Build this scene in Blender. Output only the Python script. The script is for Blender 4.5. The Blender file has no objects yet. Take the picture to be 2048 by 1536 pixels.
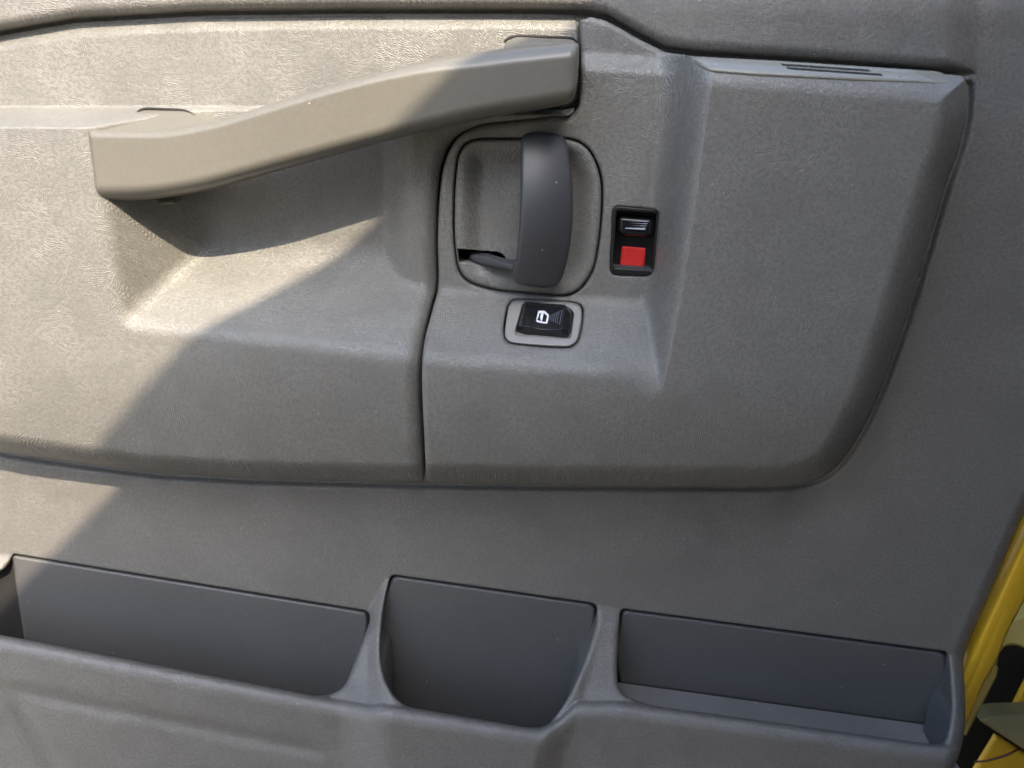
import bpy, math, random
import numpy as np
from mathutils import Matrix, Vector
random.seed(3)
scn = bpy.context.scene
# ------------------------------------------------------------------ camera
F = 1577.0; TH = math.radians(23); RO = math.radians(5); DIST = 0.55
CAM = np.array([0.0, -DIST*math.cos(TH), DIST*math.sin(TH)])
a_ = math.radians(90)-TH
ROT = (np.array([[1,0,0],[0,math.cos(a_),-math.sin(a_)],[0,math.sin(a_),math.cos(a_)]]) @
       np.array([[math.cos(RO),-math.sin(RO),0],[math.sin(RO),math.cos(RO),0],[0,0,1]]))
cd = bpy.data.cameras.new('camera'); cam = bpy.data.objects.new('camera', cd)
scn.collection.objects.link(cam)
M4 = Matrix([list(ROT[i])+[float(CAM[i])] for i in range(3)]+[[0,0,0,1]])
cam.matrix_world = M4
cd.sensor_width = 36; cd.lens = 36*F/2048; cd.clip_start = 0.01; cd.clip_end = 400
cd.dof.use_dof = True; cd.dof.focus_distance = 0.53; cd.dof.aperture_fstop = 9.0
scn.camera = cam
# ------------------------------------------------------------------ light
SUN = Vector((0.2087, -0.6438, 0.7361)).normalized()      # direction towards the sun
w = bpy.data.worlds.new("World"); scn.world = w; w.use_nodes = True
nt = w.node_tree; bg = nt.nodes['Background']
sky = nt.nodes.new('ShaderNodeTexSky'); sky.sky_type = 'NISHITA'; sky.sun_disc = False
sky.sun_elevation = math.asin(SUN.z)
sky.sun_rotation = math.atan2(SUN.x, SUN.y)
sky.air_density = 1.4; sky.dust_density = 8.0; sky.ozone_density = 7.5
nt.links.new(sky.outputs[0], bg.inputs[0]); bg.inputs[1].default_value = 0.15
sl = bpy.data.lights.new('sun', 'SUN'); so = bpy.data.objects.new('sun', sl)
scn.collection.objects.link(so); so.location = (0,-3,4)
sl.energy = 2.45; sl.angle = math.radians(0.48); sl.color = (1.0, 0.85, 0.65)
so.rotation_euler = SUN.to_track_quat('Z','Y').to_euler()
scn.view_settings.view_transform = 'Standard'; scn.view_settings.look = 'None'
scn.view_settings.gamma = 1; scn.view_settings.use_curve_mapping = False
scn.view_settings.exposure = 1.92
# ------------------------------------------------------------------ helpers
def W(x, y, h):
    """point on the plane h metres in front of the door (towards the cab), seen at photo pixel x, y"""
    x = np.asarray(x, float); y = np.asarray(y, float); h = np.asarray(h, float)
    d0 = (x-1024)/F; d1 = -(y-768)/F
    d = [ROT[i,0]*d0 + ROT[i,1]*d1 - ROT[i,2] for i in range(3)]
    t = (-h-CAM[1])/d[1]
    return np.stack([CAM[0]+t*d[0], CAM[1]+t*d[1], CAM[2]+t*d[2]], -1)
def PX(P):
    """photo pixel of a world point"""
    q = (np.asarray(P)-CAM) @ ROT
    return 1024+F*q[...,0]/-q[...,2], 768-F*q[...,1]/-q[...,2]
def ss(a, b, x):
    t = np.clip((x-a)/(b-a), 0, 1); return t*t*(3-2*t)
def smin(a, b, k):
    h = np.clip(0.5+0.5*(b-a)/k, 0, 1); return b*(1-h)+a*h-k*h*(1-h)
def smax(a, b, k): return -smin(-a, -b, k)
def curve(pts):
    """piecewise-linear function of one coordinate with softened corners"""
    xs = np.array([p[0] for p in pts], float); ys = np.array([p[1] for p in pts], float)
    def f(x, s=6.0):
        return (np.interp(x-s, xs, ys)+2*np.interp(x, xs, ys)+np.interp(x+s, xs, ys))/4
    return f
def rpoly(pts, n=7):
    """polygon with rounded corners; each point (x, y) or (x, y, radius)"""
    out = []; N = len(pts)
    for i, p in enumerate(pts):
        P = np.array(p[:2], float); r = p[2] if len(p) > 2 else 0
        A = np.array(pts[i-1][:2], float); B = np.array(pts[(i+1)%N][:2], float)
        if r <= 0: out.append(P); continue
        da = A-P; db = B-P; la = np.linalg.norm(da); lb = np.linalg.norm(db)
        c = min(r, la*0.49, lb*0.49)
        p0 = P+da/la*c; p1 = P+db/lb*c
        for k in range(n+1):
            t = k/n; out.append((1-t)**2*p0+2*t*(1-t)*P+t*t*p1)
    return np.array(out)
def spline(pts, n=8, closed=True):
    P = np.array(pts, float); N = len(P); out = []
    rng = range(N) if closed else range(N-1)
    for i in rng:
        if closed: p0, p1, p2, p3 = P[i-1], P[i], P[(i+1)%N], P[(i+2)%N]
        else: p0, p1, p2, p3 = P[max(i-1,0)], P[i], P[i+1], P[min(i+2,N-1)]
        for k in range(n):
            t = k/n
            out.append(0.5*((2*p1)+(-p0+p2)*t+(2*p0-5*p1+4*p2-p3)*t*t+(-p0+3*p1-3*p2+p3)*t**3))
    if not closed: out.append(P[-1])
    return np.array(out)
def inside(x, y, poly):
    c = np.zeros(x.shape, bool); n = len(poly); j = n-1
    for i in range(n):
        xi, yi = poly[i]; xj, yj = poly[j]
        if yi != yj:
            c ^= ((yi > y) != (yj > y)) & (x < (xj-xi)*(y-yi)/(yj-yi)+xi)
        j = i
    return c
def nearest(x, y, poly):
    """distance to polygon outline and the nearest point on it"""
    best = np.full(x.shape, 1e9); bx = np.zeros(x.shape); by = np.zeros(x.shape)
    n = len(poly)
    for i in range(n):
        ax, ay = poly[i]; cx, cy = poly[(i+1)%n]
        ex, ey = cx-ax, cy-ay; l2 = ex*ex+ey*ey
        if l2 < 1e-9: continue
        t = np.clip(((x-ax)*ex+(y-ay)*ey)/l2, 0, 1)
        qx = ax+t*ex; qy = ay+t*ey; d = (x-qx)**2+(y-qy)**2
        m = d < best
        best = np.where(m, d, best); bx = np.where(m, qx, bx); by = np.where(m, qy, by)
    return np.sqrt(best), bx, by
def rnd(d, r, depth):
    """quarter-round fall-off: how far the surface drops at distance d from its edge"""
    t = np.clip(1-d/r, 0, 1); return depth*(1-np.sqrt(np.clip(1-t*t, 0, 1)))
def link(name, me, mats, parent):
    o = bpy.data.objects.new(name, me); scn.collection.objects.link(o)
    for m in (mats if isinstance(mats, (list, tuple)) else [mats]): me.materials.append(m)
    if parent is not None:
        o.parent = parent
        if parent.type == 'EMPTY': o.matrix_parent_inverse = Matrix.Translation(-parent.location)
    return o
def mesh_np(name, co, quads, mats, parent, midx=None, smooth=True):
    me = bpy.data.meshes.new(name)
    me.vertices.add(len(co)); me.vertices.foreach_set('co', np.asarray(co, np.float32).ravel())
    nq = len(quads); k = quads.shape[1]
    me.loops.add(nq*k); me.loops.foreach_set('vertex_index', quads.astype(np.int32).ravel())
    me.polygons.add(nq); me.polygons.foreach_set('loop_start', np.arange(0, nq*k, k, dtype=np.int32))
    me.polygons.foreach_set('loop_total', np.full(nq, k, np.int32))
    if midx is not None: me.polygons.foreach_set('material_index', midx.astype(np.int32))
    me.polygons.foreach_set('use_smooth', np.full(nq, smooth))
    me.update(calc_edges=True); me.validate()
    return link(name, me, mats, parent)
def relief(name, poly, hfun, g, mats, parent, holes=(), skirt=None, hole_skirt=None, sharp=False, skirt_mat=0):
    """a moulded shell: outline poly (photo pixels), height hfun(x, y, d_out, d_hole), walls going back to the door"""
    poly = np.asarray(poly, float)
    x0, y0 = poly.min(0)-g; x1, y1 = poly.max(0)+g
    xs = np.arange(x0, x1+g, g); ys = np.arange(y0, y1+g, g)
    X, Y = np.meshgrid(xs, ys); ny, nx = X.shape
    cx = X[:-1,:-1]+g/2; cy = Y[:-1,:-1]+g/2
    keep = inside(cx, cy, poly)
    for hp in holes: keep &= ~inside(cx, cy, hp)
    # vertices of the kept cells
    use = np.zeros((ny,nx), bool); allk = np.zeros((ny,nx), int)
    for dy in (0,1):
        for dx in (0,1):
            use[dy:ny-1+dy, dx:nx-1+dx] |= keep
            allk[dy:ny-1+dy, dx:nx-1+dx] += keep
    bnd = use & (allk < 4)
    idx = -np.ones((ny,nx), int); idx[use] = np.arange(use.sum())
    vx = X[use].copy(); vy = Y[use].copy(); b = bnd[use]
    d_out, qx, qy = nearest(vx, vy, poly)
    own = np.zeros(len(vx), int)                     # which outline a vertex belongs to
    d_hole = np.full(len(vx), 1e9)
    for k, hp in enumerate(holes):
        lo = hp.min(0)-60; hi = hp.max(0)+60
        m = (vx > lo[0]) & (vx < hi[0]) & (vy > lo[1]) & (vy < hi[1])
        if not m.any(): continue
        dd, hx, hy = nearest(vx[m], vy[m], hp)
        full = np.full(len(vx), 1e9); full[m] = dd
        hx_ = np.zeros(len(vx)); hy_ = np.zeros(len(vx)); hx_[m] = hx; hy_[m] = hy
        closer = full < np.minimum(d_out, d_hole)
        own = np.where(closer, k+1, own)
        qx = np.where(closer, hx_, qx); qy = np.where(closer, hy_, qy)
        d_hole = np.minimum(d_hole, full)
    vx[b] = qx[b]; vy[b] = qy[b]
    d_o = np.where(b & (own == 0), 0, d_out); d_h = np.where(b & (own > 0), 0, d_hole)
    h = hfun(vx, vy, d_o, d_h)
    co = W(vx, vy, h)
    i00 = idx[:-1,:-1][keep]; i10 = idx[:-1,1:][keep]; i11 = idx[1:,1:][keep]; i01 = idx[1:,:-1][keep]
    quads = np.stack([i00, i01, i11, i10], 1)
    midx = np.zeros(len(quads))
    # boundary edges (directed)
    if skirt is not None or hole_skirt is not None:
        e = np.concatenate([quads[:,[0,1]], quads[:,[1,2]], quads[:,[2,3]], quads[:,[3,0]]])
        key = np.minimum(e[:,0],e[:,1]).astype(np.int64)*10**7+np.maximum(e[:,0],e[:,1])
        u, inv, cnt = np.unique(key, return_inverse=True, return_counts=True)
        be = e[cnt[inv] == 1]
        ow = own[be[:,0]]
        sel = np.zeros(len(be), bool)
        if skirt is not None: sel |= (ow == 0)
        if hole_skirt is not None: sel |= (ow > 0)
        be = be[sel]
        vs = np.unique(be); base = len(co)
        mp = -np.ones(base, int)
        nb = co[vs].copy()
        for kk in (0,):
            o_ = own[vs] == 0
            if skirt is not None:
                nb[o_] = skirt(nb[o_], vx[vs][o_], vy[vs][o_])
            if hole_skirt is not None:
                nb[~o_] = hole_skirt(nb[~o_], vx[vs][~o_], vy[vs][~o_])
        if sharp:                                     # own copy of the rim so that the edge stays crisp
            top = co[vs].copy(); mt = mp.copy(); mt[vs] = base+np.arange(len(vs)); base2 = base+len(vs)
            mp[vs] = base2+np.arange(len(vs)); co = np.concatenate([co, top, nb])
            sk = np.stack([mt[be[:,1]], mt[be[:,0]], mp[be[:,0]], mp[be[:,1]]], 1)
        else:
            mp[vs] = base+np.arange(len(vs)); co = np.concatenate([co, nb])
            sk = np.stack([be[:,1], be[:,0], mp[be[:,0]], mp[be[:,1]]], 1)
        quads = np.concatenate([quads, sk]); midx = np.concatenate([midx, np.full(len(sk), skirt_mat)])
    return mesh_np(name, co, quads, mats, parent, midx)
def back(mm):
    def f(P, x, y): Q = P.copy(); Q[:,1] += mm/1000; return Q
    return f
def back_to(h):
    def f(P, x, y): Q = P.copy(); Q[:,1] = np.maximum(Q[:,1]+0.0005, -h/1000); return Q
    return f
def tube(name, pts, r, mat, parent, n=8):
    P = spline(pts, 8, False); co = []; qs = []
    for i, p in enumerate(P):
        t = P[min(i+1,len(P)-1)]-P[max(i-1,0)]; t /= np.linalg.norm(t)
        u = np.cross(t, [0.3,1,0.2]); u /= np.linalg.norm(u); v = np.cross(t, u)
        for k in range(n):
            a = 2*math.pi*k/n; co.append(p+r*(math.cos(a)*u+math.sin(a)*v))
    for i in range(len(P)-1):
        for k in range(n): qs.append([i*n+k, i*n+(k+1)%n, (i+1)*n+(k+1)%n, (i+1)*n+k])
    return mesh_np(name, np.array(co), np.array(qs), mat, parent)
def plate(name, P, thick, mat, parent, bevel=0.0):
    """flat polygon given by 3-D points, thickened along its normal, edges bevelled"""
    import bmesh
    bm = bmesh.new(); vs = [bm.verts.new(p) for p in P]; f = bm.faces.new(vs); bm.normal_update()
    n = f.normal.copy()
    r = bmesh.ops.extrude_face_region(bm, geom=[f])
    for v in [e for e in r['geom'] if isinstance(e, bmesh.types.BMVert)]: v.co -= n*thick
    bmesh.ops.recalc_face_normals(bm, faces=bm.faces)
    if bevel: bmesh.ops.bevel(bm, geom=list(bm.edges), offset=bevel, segments=3, profile=0.6, affect='EDGES')
    me = bpy.data.meshes.new(name); bm.to_mesh(me); bm.free()
    return link(name, me, mat, parent)
def empty(name, loc, label, cat, group=None):
    o = bpy.data.objects.new(name, None); scn.collection.objects.link(o); o.location = loc
    o.empty_display_size = 0.05
    o['label'] = label; o['category'] = cat
    if group: o['group'] = group
    return o
# ------------------------------------------------------------------ materials
def base_mat(name, col, rough, spec=0.5, coat=0.0):
    m = bpy.data.materials.new(name); m.use_nodes = True; nt = m.node_tree
    b = nt.nodes['Principled BSDF']; b.inputs['Base Color'].default_value = (*col, 1)
    b.inputs['Roughness'].default_value = rough; b.inputs['Specular IOR Level'].default_value = spec
    b.inputs['Coat Weight'].default_value = coat
    return m, nt, b
def node(nt, t, **kw):
    n = nt.nodes.new(t)
    for k, v in kw.items():
        if k.startswith('i_'): n.inputs[k[2:].replace('_', ' ')].default_value = v
        else: setattr(n, k, v)
    return n
def math_n(nt, op, a, b=None):
    n = nt.nodes.new('ShaderNodeMath'); n.operation = op
    for i, v in enumerate((a, b)):
        if v is None: continue
        if isinstance(v, (int, float)): n.inputs[i].default_value = v
        else: nt.links.new(v, n.inputs[i])
    return n.outputs[0]
def colour_var(nt, b, col, vec, amt=0.05, dirt=(0.12,0.105,0.088), specks=True, extra=None):
    L = nt.links.new
    n1 = node(nt, 'ShaderNodeTexNoise'); n1.inputs['Scale'].default_value = 9; n1.inputs['Detail'].default_value = 5
    L(vec, n1.inputs['Vector'])
    r1 = node(nt, 'ShaderNodeMapRange'); r1.inputs['From Min'].default_value = 0.3; r1.inputs['From Max'].default_value = 0.7
    r1.inputs['To Min'].default_value = 1-amt; r1.inputs['To Max'].default_value = 1+amt
    L(n1.outputs[0], r1.inputs[0])
    n2 = node(nt, 'ShaderNodeTexNoise'); n2.inputs['Scale'].default_value = 420; n2.inputs['Detail'].default_value = 2
    L(vec, n2.inputs['Vector'])
    r2 = node(nt, 'ShaderNodeMapRange'); r2.inputs['From Min'].default_value = 0.3; r2.inputs['From Max'].default_value = 0.7
    r2.inputs['To Min'].default_value = 0.95; r2.inputs['To Max'].default_value = 1.05
    L(n2.outputs[0], r2.inputs[0])
    mul = math_n(nt, 'MULTIPLY', r1.outputs[0], r2.outputs[0])
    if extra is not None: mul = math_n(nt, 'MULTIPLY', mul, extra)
    vm = node(nt, 'ShaderNodeVectorMath', operation='SCALE'); vm.inputs[0].default_value = col
    L(mul, vm.inputs['Scale'])
    out = vm.outputs[0]
    # faint brownish handling grime in patches
    n3 = node(nt, 'ShaderNodeTexNoise'); n3.inputs['Scale'].default_value = 14; n3.inputs['Detail'].default_value = 8
    n3.inputs['Roughness'].default_value = 0.7
    L(vec, n3.inputs['Vector'])
    r3 = node(nt, 'ShaderNodeMapRange'); r3.inputs['From Min'].default_value = 0.56; r3.inputs['From Max'].default_value = 0.78
    r3.inputs['To Max'].default_value = 0.2; L(n3.outputs[0], r3.inputs[0])
    mx = node(nt, 'ShaderNodeMix', data_type='RGBA'); L(r3.outputs[0], mx.inputs['Factor'])
    L(out, mx.inputs[6]); mx.inputs[7].default_value = (*dirt, 1); out = mx.outputs[2]
    if specks:                                        # dust specks
        v = node(nt, 'ShaderNodeTexVoronoi'); v.inputs['Scale'].default_value = 95; L(vec, v.inputs['Vector'])
        n4 = node(nt, 'ShaderNodeTexNoise'); n4.inputs['Scale'].default_value = 60; L(vec, n4.inputs['Vector'])
        lt = math_n(nt, 'LESS_THAN', v.outputs['Distance'], 0.055)
        gt = math_n(nt, 'GREATER_THAN', n4.outputs[0], 0.57)
        f = math_n(nt, 'MULTIPLY', math_n(nt, 'MULTIPLY', lt, gt), 0.6)
        mx2 = node(nt, 'ShaderNodeMix', data_type='RGBA'); L(f, mx2.inputs['Factor'])
        L(out, mx2.inputs[6]); mx2.inputs[7].default_value = (0.55,0.52,0.47,1); out = mx2.outputs[2]
    L(out, b.inputs['Base Color'])
def grain_vec(nt):
    L = nt.links.new
    tc = node(nt, 'ShaderNodeTexCoord'); sp = node(nt, 'ShaderNodeSeparateXYZ'); L(tc.outputs['Object'], sp.inputs[0])
    v = math_n(nt, 'ADD', sp.outputs[2], sp.outputs[1])
    cb = node(nt, 'ShaderNodeCombineXYZ'); L(sp.outputs[0], cb.inputs[0]); L(v, cb.inputs[1])
    return tc.outputs['Object'], cb.outputs[0]
def grained(name, col, rough=0.5, strength=1.0, dist=0.00025, spec=0.7):
    m, nt, b = base_mat(name, col, rough, spec); L = nt.links.new
    obj3, v2 = grain_vec(nt)
    # small warp
    nz = node(nt, 'ShaderNodeTexNoise'); nz.inputs['Scale'].default_value = 90; nz.inputs['Detail'].default_value = 2
    L(v2, nz.inputs['Vector'])
    sc = node(nt, 'ShaderNodeVectorMath', operation='SCALE'); L(nz.outputs['Color'], sc.inputs[0]); sc.inputs['Scale'].default_value = 0.003
    ad = node(nt, 'ShaderNodeVectorMath', operation='ADD'); L(v2, ad.inputs[0]); L(sc.outputs[0], ad.inputs[1])
    # the hide-like grain runs in patches, each with a direction of its own
    nb_ = node(nt, 'ShaderNodeTexNoise'); nb_.inputs['Scale'].default_value = 45; nb_.inputs['Detail'].default_value = 3; L(v2, nb_.inputs['Vector'])
    sb = node(nt, 'ShaderNodeVectorMath', operation='SCALE'); L(nb_.outputs['Color'], sb.inputs[0]); sb.inputs['Scale'].default_value = 0.022
    ab = node(nt, 'ShaderNodeVectorMath', operation='ADD'); L(v2, ab.inputs[0]); L(sb.outputs[0], ab.inputs[1])
    def gab(scale, freq, ani, cell, seed):
        vo = node(nt, 'ShaderNodeTexVoronoi', voronoi_dimensions='2D'); vo.inputs['Scale'].default_value = cell
        L(ab.outputs[0], vo.inputs['Vector'])
        sx = node(nt, 'ShaderNodeSeparateColor'); L(vo.outputs['Color'], sx.inputs[0])
        # neighbouring patches differ by a moderate angle around the local main direction
        on = node(nt, 'ShaderNodeTexNoise'); on.inputs['Scale'].default_value = 5; on.inputs['Detail'].default_value = 1; L(v2, on.inputs['Vector'])
        ori = math_n(nt, 'ADD', math_n(nt, 'MULTIPLY', sx.outputs[seed], 2.4), math_n(nt, 'MULTIPLY', on.outputs[0], 5.0))
        g = node(nt, 'ShaderNodeTexGabor'); g.gabor_type = '2D'
        g.inputs['Scale'].default_value = scale; g.inputs['Frequency'].default_value = freq
        g.inputs['Anisotropy'].default_value = ani
        L(ad.outputs[0], g.inputs['Vector']); L(ori, g.inputs['Orientation'])
        return g.outputs['Value']
    def rng(sock, a, b, c, d, smooth=True):
        r = node(nt, 'ShaderNodeMapRange')
        if smooth: r.interpolation_type = 'SMOOTHSTEP'
        for nm, v in (('From Min', a), ('From Max', b), ('To Min', c), ('To Max', d)): r.inputs[nm].default_value = v
        L(sock, r.inputs[0]); return r.outputs[0]
    g1 = rng(gab(420, 2.1, 0.80, 46, 0), 0.37, 0.62, 0, 1)
    g2 = rng(gab(600, 1.85, 0.5, 66, 1), 0.40, 0.66, 0, 1)
    def nse(scale, det=2):
        n = node(nt, 'ShaderNodeTexNoise'); n.inputs['Scale'].default_value = scale; n.inputs['Detail'].default_value = det; L(v2, n.inputs['Vector']); return n.outputs[0]
    brk = rng(nse(420, 1), 0.38, 0.56, 0.30, 1.0)                   # breaks the creases into short worms
    mixp = rng(nse(30, 2), 0.38, 0.62, 0.1, 0.9)
    a = math_n(nt, 'MULTIPLY', g1, mixp)
    c = math_n(nt, 'MULTIPLY', g2, math_n(nt, 'SUBTRACT', 1.15, mixp))
    hgt = math_n(nt, 'MULTIPLY', math_n(nt, 'ADD', a, c), brk)
    amp = rng(nse(11, 2), 0.35, 0.65, 0.92, 1.06)
    hgt = math_n(nt, 'MULTIPLY', hgt, amp)
    full = math_n(nt, 'ADD', hgt, math_n(nt, 'MULTIPLY', nse(1100, 2), 0.4))
    bp = node(nt, 'ShaderNodeBump'); bp.inputs['Strength'].default_value = strength; bp.inputs['Distance'].default_value = dist
    L(full, bp.inputs['Height']); L(bp.outputs[0], b.inputs['Normal'])
    L(rng(hgt, 0, 1, rough+0.05, rough-0.05), b.inputs['Roughness'])
    crease_shade = rng(hgt, 0.0, 0.8, 0.74, 1.07)                           # crease shade painted into the base colour by grain height
    colour_var(nt, b, col, obj3, extra=crease_shade)
    return m
def smooth_plastic(name, col, rough=0.4, spec=0.5, fine=0.00006, amt=0.06, specks=True, dirt=None, coat=0.0):
    m, nt, b = base_mat(name, col, rough, spec, coat); L = nt.links.new
    tc = node(nt, 'ShaderNodeTexCoord')
    n = node(nt, 'ShaderNodeTexNoise'); n.inputs['Scale'].default_value = 1600; n.inputs['Detail'].default_value = 2; L(tc.outputs['Object'], n.inputs['Vector'])
    n2 = node(nt, 'ShaderNodeTexNoise'); n2.inputs['Scale'].default_value = 30; n2.inputs['Detail'].default_value = 4; L(tc.outputs['Object'], n2.inputs['Vector'])
    bp = node(nt, 'ShaderNodeBump'); bp.inputs['Strength'].default_value = 0.6; bp.inputs['Distance'].default_value = fine
    L(n.outputs[0], bp.inputs['Height']); L(bp.outputs[0], b.inputs['Normal'])
    rr = node(nt, 'ShaderNodeMapRange'); rr.inputs['To Min'].default_value = rough-0.08; rr.inputs['To Max'].default_value = rough+0.1
    L(n2.outputs[0], rr.inputs[0]); L(rr.outputs[0], b.inputs['Roughness'])
    colour_var(nt, b, col, tc.outputs['Object'], amt, dirt or tuple(c*0.6 for c in col), specks)
    return m
TAUPE = (0.216, 0.210, 0.190)
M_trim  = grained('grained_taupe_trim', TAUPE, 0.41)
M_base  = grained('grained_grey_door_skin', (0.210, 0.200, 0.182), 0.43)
M_handle= smooth_plastic('satin_taupe_handle', (0.150,0.142,0.120), 0.30, fine=0.00003)
M_bezel = smooth_plastic('satin_grey_bezel', (0.27,0.26,0.24), 0.42)
M_cap   = smooth_plastic('satin_champagne_cap', (0.24,0.235,0.20), 0.25, fine=0.00003)
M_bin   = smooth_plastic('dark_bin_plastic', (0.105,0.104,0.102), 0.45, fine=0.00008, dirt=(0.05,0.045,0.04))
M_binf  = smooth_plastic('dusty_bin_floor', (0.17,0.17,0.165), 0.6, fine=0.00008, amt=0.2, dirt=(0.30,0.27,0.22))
M_lever = smooth_plastic('charcoal_lever', (0.046,0.047,0.052), 0.52, spec=0.8, dirt=(0.046,0.047,0.052), amt=0.02)
M_black = smooth_plastic('gloss_black_plastic', (0.012,0.012,0.013), 0.22, fine=0.00001, specks=False)
M_blkm  = smooth_plastic('black_housing', (0.010,0.010,0.010), 0.45, specks=False)
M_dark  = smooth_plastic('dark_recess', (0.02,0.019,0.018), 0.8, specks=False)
M_red   = smooth_plastic('red_paint_mark', (0.76,0.032,0.028), 0.5, specks=False, dirt=(0.6,0.12,0.08))
M_white = smooth_plastic('white_print', (0.75,0.76,0.77), 0.4, specks=False)
M_rib   = smooth_plastic('grey_rib', (0.20,0.22,0.25), 0.25, specks=False)  # on the lock ribs this pale tone carries painted sky sheen
M_yel   = smooth_plastic('yellow_body_paint', (0.78,0.47,0.03), 0.30, fine=0.00001, dirt=(0.25,0.16,0.03), coat=0.4)
M_olive = smooth_plastic('dirty_yellow_bracket', (0.44,0.34,0.09), 0.5, dirt=(0.10,0.08,0.03))
M_step  = smooth_plastic('grimy_step_plate', (0.17,0.14,0.06), 0.5, dirt=(0.05,0.04,0.02))
M_wire  = smooth_plastic('brown_wire', (0.09,0.025,0.015), 0.4, specks=False)
M_shade= smooth_plastic('grey_shade_wall', (0.06,0.056,0.05), 0.8, specks=False)  # for the added light-blocking wall behind the viewer
M_matte= smooth_plastic('matte_black', (0.015,0.014,0.012), 0.7, specks=False)
# ------------------------------------------------------------------ the setting
me = bpy.data.meshes.new('ground'); z = -1.15
me.from_pydata([(-60,-60,z),(60,-60,z),(60,60,z),(-60,60,z)], [], [(0,1,2,3)])
mg, nt_, b_ = base_mat('worn_concrete', (0.16,0.14,0.11), 0.9, 0.2)
tc = node(nt_, 'ShaderNodeTexCoord'); colour_var(nt_, b_, (0.16,0.14,0.11), tc.outputs['Object'], 0.15, specks=False)
g = link('ground', me, mg, None); g['kind'] = 'structure'; g['label'] = 'worn pale concrete yard under the open van door'
# ------------------------------------------------------------------ the van door
door = empty('van_door', (0.0, 0.0, -0.5), 'open van door with grey-taupe moulded inner trim, pull handle and storage pockets', 'van door')
def mm(v): return v*0.001
# groove line between the upper door skin and the inset trim pieces
TL = curve([(-150,105),(0,64),(150,38),(400,24),(700,20),(1000,20),(1165,22),(1215,34),(1270,66),(1330,97),(1400,106),(1650,123),(1900,143),(2200,170)])
BL = curve([(-150,870),(0,903),(150,925),(300,945),(500,957),(850,966),(1100,970),(1580,972),(1700,972),(2200,972)])
right_edge = [(1936,172),(1934,230),(1918,300),(1893,370),(1855,500),(1812,640),(1775,745),(1740,830),(1700,900),(1660,945),(1610,966),(1560,971)]
rl_ = np.vstack([spline(right_edge, 2, False), np.array([(x, float(BL(x))+1) for x in range(1520, -200, -60)])])
rline2c = np.vstack([rl_, rl_[::-1]+0.01])
# the pockets: top of the openings, lips
YT = curve([(-200,1075),(0,1107),(700,1216),(735,1222),(768,1160),(785,1150),(1195,1208),(1240,1218),(1900,1306),(2100,1330)])
YL = curve([(-200,1235),(0,1268),(640,1392),(735,1410),(765,1408),(800,1412),(1080,1457),(1115,1440),(1155,1402),(1240,1402),(1870,1487),(2100,1515)])
H1 = rpoly([(26,1107,6),(741,1222,16),(738,1252,10),(712,1320,30),(688,1378,22),(645,1394,22),(500,1366,40),(0,1269,30),(-140,1243),(-140,1200),(-60,1165),(8,1140,10)])
H2 = rpoly([(781,1148,14),(1196,1207,16),(1194,1245,10),(1168,1330,40),(1132,1405,30),(1095,1452,24),(1062,1456,18),(800,1411,30),(764,1352,30),(758,1290,30),(768,1200,30)])
H3 = rpoly([(1240,1216,14),(1898,1303,12),(1899,1345,10),(1904,1420,20),(1890,1489,28),(1850,1487,20),(1290,1409,40),(1236,1385,30),(1234,1330,20),(1238,1260,20)])
POCK = [H1, H2, H3]
def h_base(x, y, do, dh):
    h = np.full(x.shape, 0.0)
    # raised upper skin above the groove
    s = TL(x)-y; fade = 1-ss(1890, 1965, x)
    up = 11*np.clip(s/26, 0, 1)**0.5
    up = np.where(s > 0, np.sqrt(np.clip(1-(1-np.clip(s/30,0,1))**2, 0, 1))*12, 0)
    h += up*fade*0.8
    h += fade*np.where(s <= 0, -5*np.exp(-(s/10.)**2), -5*np.exp(-(s/5.)**2))*(s < 200)
    h -= 9*np.clip((30-y)/140, 0, 2)**1.5*ss(900,1700,x)                                                # slight swell at the top
    dr_, _, _ = nearest(x, y, rline2c)
    gb = 5.5*np.exp(-(dr_/9.0)**2)
    h -= gb
    # pocket body
    t = (y-YT(x))/(YL(x)-YT(x)); q = y-YL(x)
    body = 43*np.clip(t, 0, 1)
    body = np.where(t > 0, smax(body, 0*body, 4.0)-1.0*(1-np.clip(t*6,0,1)), 0)
    RR = 40.0
    lipup = 16*np.sqrt(np.clip(1-(1-np.clip(q/RR,0,1))**2, 0, 1))
    body = body+np.where(q > 0, lipup, 0)-np.clip(q-RR, 0, 400)*0.030
    mid = ss(675, 790, x+(y-1400)*0.05)*(1-ss(1085, 1155, x+(y-1450)*0.30))
    body += 15*mid*np.clip(t, 0, 1)
    # shallow moulded swages low on the left
    l1 = y-(1375+ (x)*0.20); body -= 3.0*np.exp(-(l1/16.)**2)*ss(-40,60,x)*(1-ss(600,690,x))
    l2 = x-(20+(y-1380)*0.55); body -= 2.5*np.exp(-(l2/22.)**2)*ss(1375,1420,y)
    h += np.where(t > 0, body, 0)
    h -= np.where(dh < 12, rnd(dh, 12, 3.5)*np.clip(t*4, 0, 1), 0)
    h -= rnd(do, 26, 14)
    return mm(h)
def pocket_wall(P, x, y):
    # bottom edges of an opening hang down into the bin, side edges run straight back
    Q = P.copy()
    t = (y-YT(x))/(YL(x)-YT(x)); ww = ss(0.70, 0.96, t)
    Q[:,1] += (1-ww)*np.clip(-P[:,1]+0.004, 0.004, 1)+ww*0.010
    Q[:,2] -= ww*0.075
    return Q
outer = rpoly([(-170,-120),(2220,-120),(2220,700),(2052,1018,30),(1990,1165,60),(1938,1283,14),(1926,1320,14),(1931,1400,30),(1930,1480,60),(1890,1580,40),(1850,1680),(-170,1680)])
trim = relief('trim_panel', outer, h_base, 2.6, [M_base, M_bin], door, POCK, skirt=back(18), hole_skirt=pocket_wall, skirt_mat=1)
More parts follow.
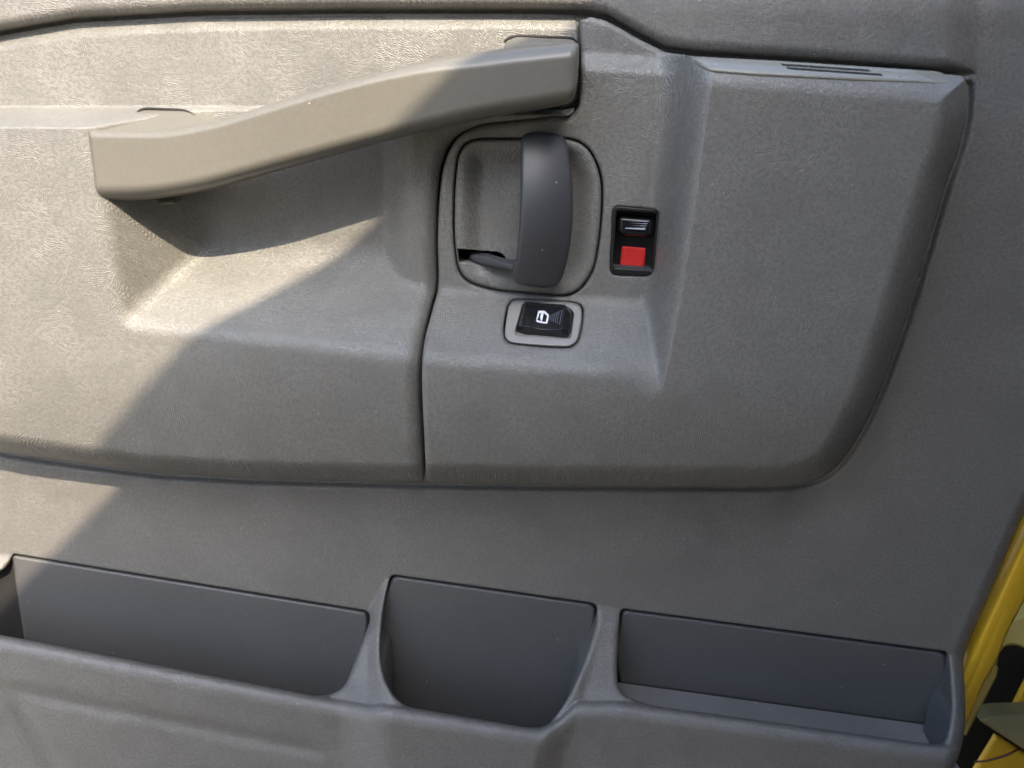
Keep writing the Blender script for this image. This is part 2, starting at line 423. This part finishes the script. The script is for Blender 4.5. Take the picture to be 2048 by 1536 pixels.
# ---- armrest trim (left inset piece)
SEAM = [(1157,40),(1156,212),(1100,232),(1040,240),(965,249),(915,274),(889,320),(878,380),(873,470),(874,570),(862,620),(845,690),(841,760),(845,860),(850,962)]
seam = spline(SEAM, 6, False)
top_pts = [(x, float(TL(x))+7) for x in range(1150, -150, -50)]
bot_pts = [(x, float(BL(x))) for x in range(-140, 850, 50)]
armp = np.array([tuple(p) for p in top_pts]+[(-140,99),(-140,872)]+bot_pts+[tuple(p-np.array([3.5,0])) for p in seam[::-1][:-1]], float)
YB1 = curve([(-200,480),(415,488),(800,520),(880,522)])
YF1 = curve([(-200,585),(250,648),(840,716),(900,722)])
XF = curve([(200,168),(255,176),(400,206),(640,245),(900,290)])    # as function of y
XB = curve([(200,400),(400,410),(490,420),(640,420),(900,430)])
def front_roll(x, y, base, R=40., drop=38.):
    db = BL(x)-y
    return base-rnd(db, R, drop)
def h_arm(x, y, do, dh):
    front = 61-11*np.clip((y-715)/215, 0, 1.2)**2
    front = front_roll(x, y, front)
    # rounded lower-left thickness
    topp = 4+57*np.clip((y-216)/38, -1, 1.6)                        # narrow ledge at the left
    topp = smax(topp, np.full(x.shape, 4.0), 6)
    s = smin(front, topp, 4)
    ledge = 6+55*(y-YB1(x))/(YF1(x)-YB1(x))
    left = 6+55*(XB(y)-x)/(XB(y)-XF(y))
    right = 5+15*(x-768)/46
    right = smin(right, np.full(x.shape, 20.0), 6)
    rec = smax(np.full(x.shape, 7.0), ledge, 10)
    rec = smax(rec, left, 10); rec = smax(rec, right, 4)
    h = smin(s, rec, 6)
    # upper wall: a little bevel under the groove
    u = y-TL(x)
    h = h-5*(1-ss(8, 40, u))
    # soft roll into the seam at the right
    ds, _, _ = nearest(x, y, seam_poly)
    h = h-rnd(ds, 34, 11)*ss(225, 300, y)
    return mm(h)
seam_poly = np.vstack([seam, seam[::-1]+0.01])
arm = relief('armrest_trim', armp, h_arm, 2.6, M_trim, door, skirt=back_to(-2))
# ---- switch trim (right inset piece)
right_edge = [(1936,172),(1934,230),(1918,300),(1893,370),(1855,500),(1812,640),(1775,745),(1740,830),(1700,900),(1660,945),(1610,966),(1560,971)]
swp = np.array([tuple(p+np.array([3.0,0])) for p in seam]
      +[(x, float(BL(x))) for x in range(870, 1560, 40)]
      +[tuple(p) for p in spline(right_edge[::-1], 6, False)]
      +[(1925,152),(1900,149)]+[(x, float(TL(x))+8) for x in range(1870, 1160, -30)]+[(1172,38)], float)
REL = rpoly([(920,276,70),(1168,276,76),(1207,345,60),(1206,440,60),(1190,545,50),(1150,596,54),(985,583,50),(917,560,70),(905,480,60),(906,370,60)])
LOCK = rpoly([(1226,412,16),(1321,420,16),(1311,553,18),(1220,549,16)])
WIN = rpoly([(1018,598,28),(1100,600,40),(1169,607,30),(1166,650,30),(1155,698,32),(1080,696,40),(1004,687,28),(1008,640,30)])
YB2 = curve([(800,574),(860,580),(1300,606),(1400,612)])
YF2 = curve([(800,713),(845,716),(1310,748),(1500,760)])
XL2 = curve([(0,1350),(110,1348),(250,1336),(400,1320),(600,1300),(640,1298),(748,1296),(900,1290)])
XR2 = curve([(0,1412),(130,1408),(250,1392),(400,1374),(600,1346),(748,1322),(900,1310)])
rp = np.array(right_edge+[(1936,150)], float)
rline = np.vstack([spline([(1940,60),(1938,120)]+right_edge[:], 6, False)])
rline2 = np.vstack([rline, rline[::-1]+0.01])
rim_ = [(x, float(BL(x))) for x in range(800, 1560, 40)]+[tuple(p) for p in rline[::-1]]+[(1925,152),(1900,149)]+[(x, float(TL(x))+6) for x in range(1870, 1370, -40)]
rim_ = [p for p in rim_ if p[1] > 148 or p[0] < 1930]
rimline = np.array(rim_+[(p[0]+.01, p[1]+.01) for p in rim_[::-1]])
def h_sw(x, y, do, dh):
    dr, _, _ = nearest(x, y, rline2)
    front = 66+0*x
    db = BL(x)-y
    dd = np.minimum(dr*0.9, db)
    dm, _, _ = nearest(x, y, rimline)
    R = 44+22*np.maximum(ss(1500, 1780, x), 1-ss(300, 500, y))
    front = front-12*np.clip((y-745)/205, 0, 1.1)**2
    u = np.clip(1-dm/R, 0, 0.95)
    front = front-(40-16*(1-ss(160, 330, y))*(1-ss(1820, 1900, x)))*(1-np.sqrt(np.clip(1-u*u, 0, 1)))
    plate_ = 18-7*(1-ss(104, 150, y+(1250-x)*0.06))                  # upper wall lies deeper, little ledge between
    ledge = 18+48*(y-YB2(x))/(YF2(x)-YB2(x))
    wall = 18+48*(x-XL2(y))/(XR2(y)-XL2(y))
    rec = smax(plate_, ledge, 5); rec = smax(rec, wall, 22)
    h = np.minimum(smin(front, smax(plate_, ledge, 5), 7), 1e3); hw = smin(front, rec, 20); h = np.where(x > 1200, h+(hw-h)*ss(1200, 1320, x), h)
    ds, _, _ = nearest(x, y, seam_poly)
    h = h-rnd(ds, 14, 5)
    h = h-rnd(y-TL(x)-6, 16, 5)*(x < 1372)
    h = h-rnd(dh, 5, 1.5)
    return mm(h)
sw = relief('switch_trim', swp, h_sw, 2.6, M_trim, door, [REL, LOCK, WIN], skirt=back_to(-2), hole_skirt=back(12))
# ---- pull handle
HND = rpoly([(176,259,10),(330,262,60),(430,243,80),(640,177,80),(860,118,100),(1000,96,60),(1148,82,12),(1159,90,8),(1155,170,20),(1146,205,26),(1110,214,30),(960,238,80),(740,291,80),(520,352,80),(400,386,60),(290,401,40),(205,402,14),(192,385,14)])
HT = curve([(100,257),(176,259),(330,261),(430,242),(640,178),(860,119),(1000,97),(1148,82),(1250,74)])
HB = curve([(100,404),(192,402),(290,401),(400,385),(520,352),(740,291),(960,238),(1110,214),(1250,190)])
def h_hnd(x, y, do, dh):
    h = 64-8*ss(300, 1155, x)
    k = ss(700, 1000, x)
    dtp = np.clip((y-HT(x, 30))*0.96, 0, 99); dbt = np.clip((HB(x, 30)-y)*0.96, 0, 99)
    h = h-rnd(dtp, 17+18*k, 7+8*k)-rnd(dbt, 32, 12)-rnd(do, 8, 3)-rnd(1160-x, 26, 8)
    return mm(h)
hd = relief('pull_handle', HND, h_hnd, 2.0, M_handle, door, skirt=back(24))
def foot(name, poly, h0, h1, mat, parent, r=8, d=3, sk=40):
    return relief(name, poly, lambda x, y, do, dh: mm(h0+(h1-h0)*(y-poly[:,1].min())/(np.ptp(poly[:,1]))-rnd(do, r, d)), 2.0, mat, parent, skirt=back(sk))
foot('handle_mount', rpoly([(182,262),(230,240),(283,219,8),(372,222,14),(396,240,10),(398,262)]), 13, 56, M_handle, hd, 6, 1.5)
foot('handle_mount', rpoly([(1012,84,6),(1030,74,8),(1146,79,8),(1157,92,6),(1150,110),(1000,116)]), 26, 54, M_handle, hd)
foot('screw_boss', rpoly([(312,396),(352,392),(352,408,5),(318,410,5)]), 30, 34, M_handle, hd, 5, 2, 10)
# thin shadow-gap block behind the right end of the handle, where it plugs into the wall
foot('handle_socket', rpoly([(1020,71,8),(1148,74,6),(1160,90),(1158,200),(1130,222,20),(1020,215)]), 9, 9.5, M_blkm, hd, 4, 1.5, 6)
tube('mount_gap', [W(276,224,.017), W(290,217.5,.013), W(330,218.5,.013), W(368,221,.014), W(386,230,.018), W(400,241,.026)], 0.0008, M_dark, hd, 6)
tube('mount_gap', [W(1008,84,.012), W(1024,74,.012), W(1060,72.5,.012), W(1148,77,.012)], 0.0008, M_dark, hd, 6)
# ---- release handle
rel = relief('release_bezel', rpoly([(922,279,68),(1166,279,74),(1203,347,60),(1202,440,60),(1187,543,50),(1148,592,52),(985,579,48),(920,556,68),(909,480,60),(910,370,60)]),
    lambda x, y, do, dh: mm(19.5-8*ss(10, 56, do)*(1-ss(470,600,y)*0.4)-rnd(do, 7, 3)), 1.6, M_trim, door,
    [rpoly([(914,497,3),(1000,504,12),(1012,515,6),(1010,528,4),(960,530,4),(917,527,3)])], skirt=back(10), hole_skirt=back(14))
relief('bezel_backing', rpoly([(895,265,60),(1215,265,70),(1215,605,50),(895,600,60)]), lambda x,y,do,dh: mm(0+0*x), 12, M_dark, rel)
LV = spline([(1041,300),(1044,276),(1060,267),(1095,266),(1122,272),(1134,290),(1142,330),(1146,390),(1145,450),(1138,505),(1128,545),(1116,568),(1098,575),(1066,574),(1036,568),(1026,556),(1024,544),(1000,537),(968,531),(944,523),(938,513),(948,508),(975,512),(1005,521),(1030,524),(1034,500),(1039,440),(1041,370)], 6)
def h_lev(x, y, do, dh):
    v = (y-440)/150.
    u = np.clip((x-1036)/110, -0.1, 1.1)
    c = 47-14*np.clip(v, -1.3, 1.3)**2-14*(u-0.18)**2
    arm_ = 12+22*np.clip((x-935)/95, 0, 1)
    h = np.where(x < 1040, np.minimum(c, arm_+(x > 1026)*30*ss(1026,1040,x)), c)
    return mm(h-rnd(do, 7, 3.5))
lev = relief('release_lever', LV, h_lev, 1.6, M_lever, rel, skirt=back(7))
# ---- door lock
lk = relief('lock_frame', rpoly([(1225,411,15),(1322,419,15),(1312,554,17),(1219,550,15)]), lambda x,y,do,dh: mm(18.6-rnd(do, 4, 1.2)), 1.2, M_blkm, door,
    [rpoly([(1233,420,9),(1315,426,9),(1306,542,5),(1226,537,5)])], skirt=back(3), hole_skirt=back(13))
relief('lock_floor', rpoly([(1215,405),(1330,410),(1320,562),(1212,558)]), lambda x,y,do,dh: mm(7+0*x), 6, M_blkm, lk)
relief('lock_sill', rpoly([(1226,532),(1307,538),(1305,551,5),(1226,546,5)]), lambda x,y,do,dh: mm(13+5*(y-532)/16), 1.5, M_lever, lk, skirt=back(8))
relief('red_mark', rpoly([(1244,493),(1292,496),(1288,538),(1240,535)]), lambda x,y,do,dh: mm(8.5+0*x), 4, M_red, lk, skirt=back(1))
sld = relief('lock_slider', rpoly([(1234,429,12),(1312,434,12),(1309,474,10),(1290,476,8),(1250,473,8),(1232,466,10)]), lambda x,y,do,dh: mm(17-rnd(do, 13, 7)), 1.3, M_black, lk, skirt=back(6))
for k in range(4):
    yy = 439+k*4.4; sh = k*2.2
    hgt = 2.6 if k < 3 else 5.5
    relief('grip_rib', rpoly([(1246+sh*0.5,yy),(1298-sh,yy+2.6),(1297-sh,yy+2.6+hgt),(1247+sh*0.5,yy+hgt)]), lambda x,y,do,dh: mm(17.7-0.25*(yy+6-y)), 1.0, M_rib, sld, skirt=back(1.2))  # raised ribs, coloured pale to stand in for reflected sky
# ---- window switch
def ledge_h(x, y): return 18+48*(y-YB2(x))/(YF2(x)-YB2(x))
RB = rpoly([(1020,601,26),(1100,603,40),(1165,610,28),(1163,650,30),(1152,694,30),(1080,692,40),(1008,684,26),(1012,640,30)])
wb = relief('window_switch', RB, lambda x,y,do,dh: mm(ledge_h(x,y)+1.6-rnd(do, 5, 1.8)-rnd(dh, 2.5, 0.8)), 1.3, M_bezel, door,
    [rpoly([(1046,607,5),(1136,614,6),(1148,626,6),(1141,678,6),(1034,671,6),(1030,664,5)])], skirt=back(6), hole_skirt=back(8))
relief('switch_well', rpoly([(1024,600),(1152,606),(1150,684),(1022,680)]), lambda x,y,do,dh: mm(ledge_h(x,y)-6), 5, M_blkm, wb)
RK = rpoly([(1049,607.5,3),(1131,614.5,3),(1144,627,5),(1138,676,5),(1036,670,5),(1031,663,4)])
RT = rpoly([(1052,608.5,3),(1129,614.5,4),(1123,659,4),(1085,660,14),(1043,651,4)])
def h_rk(x, y, do, dh):
    ins = inside(x, y, RT); dt, _, _ = nearest(x, y, RT)
    dt = np.where(ins, 0, dt)
    u = (x-1045)/80
    c = 6.0+4.0*(2*u-1)**2*ss(-.1,.2,u)
    return mm(ledge_h(x, y)+c-0.55*dt*1.0-rnd(do, 2.5, 1.2))
rk = relief('rocker', RK, h_rk, 1.0, M_black, wb, skirt=back(5))
def on_rk(x, y, up): 
    u = (x-1045)/80
    return mm(ledge_h(x, y)+6.0+4.0*(2*u-1)**2*ss(-.1,.2,u)+up)
def zq(pts): return [(990+X/10.24, 590+Y/10.24)+tuple(r) for X, Y, *r in pts]
ico = relief('window_icon', rpoly(zq([(885,325,2),(1015,322,3),(1108,408,2),(1072,590,2.5),(945,575,2),(838,545,2.5)]), 4),
    lambda x,y,do,dh: on_rk(x,y,0.25), 0.55, M_white, rk,
    [rpoly(zq([(998,372),(1072,425,1),(1040,552,1),(960,545)]), 3), rpoly(zq([(912,375),(948,372),(925,450),(928,490),(945,520),(925,540),(905,518),(872,520),(865,500),(885,470)]), 3)], skirt=back(0.3))
for k in range(6):
    X0 = 1345-k*38; hh = 310-k*38; ym = 455
    pts = []
    for s in np.linspace(-1, 1, 9): pts.append((X0-28*s+(-22*(1-s*s) if k > 0 else 0), ym+s*hh/2))
    L_ = [(990+(p[0])/10.24, 590+p[1]/10.24) for p in pts]; wd = 0.75 if k == 0 else 0.4
    poly = np.array(L_+[(p[0]+wd, p[1]) for p in L_[::-1]])
    P3 = [W(p[0]+wd/2, p[1], on_rk(np.array(p[0]), np.array(p[1]), 0.15)) for p in L_]
    tube('grip_line', P3, 0.00013 if k else 0.0002, M_rib, rk, 5)
# ---- plastic cap with slots on top of the grab block
CAP = rpoly([(1381,119,3),(1392,113,4),(1560,122),(1880,143,12),(1905,158,8),(1896,168,8),(1860,168,10),(1700,163),(1500,153),(1420,146,20),(1396,134,10)])
def h_cap(x, y, do, dh):
    return h_sw(x, y, do, np.full(x.shape, 99.0))+mm(2.2-rnd(do, 13, 4.5))
cap = relief('block_cap', CAP, h_cap, 1.5, M_cap, door, skirt=back(4))
for a, b_ in (((1562,128),(1737,140)), ((1572,135),(1762,148.5))):
    n = 14; P3 = []
    for k in range(n+1):
        t = k/n; x = a[0]+(b_[0]-a[0])*t; y = a[1]+(b_[1]-a[1])*t; P3.append((x,y))
    up = [(x, y-1.2) for x, y in P3]; dn = [(x+4, y+2.0) for x, y in P3][::-1]
    relief('cap_slot', np.array(up+dn), lambda x,y,do,dh: h_sw(x,y,do,np.full(x.shape,99.0))+mm(3.0), 1.0, M_dark, cap, skirt=back(0.8))
# ---- storage bins behind the trim panel
def bin_(name, ptop, pbot_z, x0, x1, floor=None):
    pass
def backwall(name, poly, parent=door, hh=1.0):
    def hf(x, y, do, dh):
        return mm(hh-rnd(do, 5, 2.0)-0.0*x)
    return relief(name, poly, hf, 3.0, M_bin, parent, skirt=back(4))
bw1 = backwall('bin_back_wall', rpoly([(24,1110,6),(736,1225,14),(734,1262,8),(700,1420),(680,1500),(60,1400),(52,1300),(30,1160)]), hh=-1)
bw2 = backwall('bin_back_wall', rpoly([(786,1152,12),(1190,1210,14),(1188,1250,8),(1165,1345),(1140,1560),(770,1520),(752,1380),(764,1210)]), hh=-1)
bw3 = backwall('bin_back_wall', rpoly([(1246,1220,12),(1890,1306,12),(1891,1332,5),(1901,1350,3),(1899,1367),(1865,1452),(1240,1366),(1230,1300)]), hh=-1)
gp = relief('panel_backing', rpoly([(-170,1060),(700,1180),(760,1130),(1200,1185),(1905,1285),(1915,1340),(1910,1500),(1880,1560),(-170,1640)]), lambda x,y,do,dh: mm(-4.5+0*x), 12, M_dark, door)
def quad3(name, P, mat, parent, n=10, thick=0.002):
    return plate(name, [Vector(p) for p in P], thick, mat, parent, 0.0004)
A = W(1232,1364,-.001); B = W(1866,1451.5,-.001)
A2 = A+np.array([0,-0.046,-0.001]); B2 = B+np.array([0.003,-0.046,-0.001])
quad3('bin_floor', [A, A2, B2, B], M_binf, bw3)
A = W(1232,1364,-.001)
# left bin's outer end wall, mid and left floors (deep, dark)
A = W(52,1400,-.001); Bq = W(700,1500,-.001)
quad3('bin_floor', [A+np.array([-.08,0,0]), A+np.array([-.08,-.042,0]), Bq+np.array([0,-.042,0]), Bq], M_bin, bw1)
A = W(752,1500,-.001); Bq = W(1140,1560,-.001)
quad3('bin_floor', [A, A+np.array([0,-.046,0]), Bq+np.array([0,-.046,0]), Bq], M_bin, bw2)
# ---- painted door frame edge
FR = rpoly([(2300,500),(2300,720),(2052,1195),(2011,1272,30),(1994,1322,20),(1967,1366,20),(1945,1420),(1930,1455,8),(1915,1490),(1880,1480),(1900,1250),(2060,920)])
def h_fr(x, y, do, dh):
    # across direction of the strip
    u = ((x-1934)*0.905+(y-1300)*0.42)
    return mm(-20+10*ss(-10,20,u)*1-0.0035*(u-24)**2-1.2*np.exp(-((u-34)/4.0)**2)*ss(1100,1500,y))
fr = relief('door_frame', FR, h_fr, 3.0, M_yel, door, skirt=back(30))
# flange
fl = relief('frame_flange', rpoly([(1985,1322),(1997,1335),(1993,1353,3),(1952,1434),(1932,1472),(1920,1462),(1960,1360)]), lambda x,y,do,dh: mm(-44+0*x-rnd(do,4,2)), 2.5, M_olive, fr, skirt=back(10))
# ------------------------------------------------------------------ the van body beyond the hinge gap
van = empty('van', (0.45, 0.30, -1.1), 'yellow van body with hinge bracket and step sill beyond the door edge', 'van')
relief('gap_dark_sheet', rpoly([(1850,900),(2500,900),(2500,1800),(1800,1800)]), lambda x,y,do,dh: mm(-150+0*x), 30, M_matte, van)  # flat black sheet standing in for the deep shade of the gap
br = relief('hinge_bracket', rpoly([(1990,1252),(2060,1225),(2160,1230),(2160,1330),(2048,1296,10),(2033,1290,8),(2009,1291,14),(1996,1312,10),(1992,1340,6),(1988,1352),(1974,1350),(1985,1280)]),
   lambda x,y,do,dh: mm(-62+0.5*np.clip(1277-y,-40,60)*-0.5-rnd(do,5,3)), 2.0, M_olive, van, skirt=back(18))
relief('step_plate', rpoly([(1958,1440,4),(1985,1428,10),(2070,1425),(2160,1425),(2160,1560),(2060,1506),(2048,1499),(1985,1458,4)]),
   lambda x,y,do,dh: mm(-96+0.30*(y-1440)-rnd(do,6,3)), 2.5, M_step, van, skirt=back(14))
relief('sill_panel', rpoly([(1992,1472),(2048,1508),(2160,1560),(2160,1700),(1900,1700),(1938,1560)]), lambda x,y,do,dh: mm(-120+0.1*(y-1480)), 6, M_yel, van, skirt=back(4))
relief('pillar_patch', rpoly([(2058,1352),(2120,1300),(2160,1430),(2022,1424,3)]), lambda x,y,do,dh: mm(-122+0*x-rnd(do,4,2)), 4, M_yel, van, skirt=back(4))
wire = tube('wire', [W(1948,1524,-.104), W(1975,1521,-.100), W(2010,1511,-.098), W(2036,1499,-.1), W(2060,1485,-.112)], 0.0011, M_wire, None)
wire['label'] = 'thin brown wire curving over the yellow sill by the door edge'; wire['category'] = 'wire'
wire2 = tube('wire', [W(2038,1436,-.118), W(2040,1418,-.116), W(2046,1415,-.116), W(2053,1424,-.116), W(2060,1440,-.118)], 0.0009, M_wire, None)
wire2['label'] = 'small brown wire loop above the dull step plate'; wire2['category'] = 'wire'
for q in (wire, wire2): q['group'] = 'wires in the hinge gap'
# roof edge of the van, behind and above the viewer: it shades the lower right of the door
n = Vector((0.65810704,-0.46406363,-0.59290814)); L_ = SUN-n*(SUN.dot(n)); L_.normalize()
c = Vector((-0.15560702,-0.02981818,0.06031751))+L_*1.15
e = n.cross(L_).normalized(); p = L_.cross(e).normalized()
if p.dot(n) < 0: p = -p
plate('cab_roof', [c-e*0.45, c+e*0.42, c+e*0.42+p*0.72, c-e*0.45+p*0.72], 0.02, M_matte, van, 0.003)
plate('shade_wall_back', [Vector((-0.42,-1.35,-1.1)),Vector((.60,-1.35,-1.1)),Vector((.60,-1.35,.98)),Vector((-0.42,-1.35,.98))], 0.05, M_shade, van, 0.01)  # unseen wall added behind the viewer to darken the front faces
plate('shade_wall_right', [Vector((.62,.3,-1)),Vector((.62,-1.2,-1)),Vector((.62,-1.2,1.7)),Vector((.62,.3,1.7))], 0.02, M_matte, van, 0.003)  # unseen plate added at the right to cut off sky light there
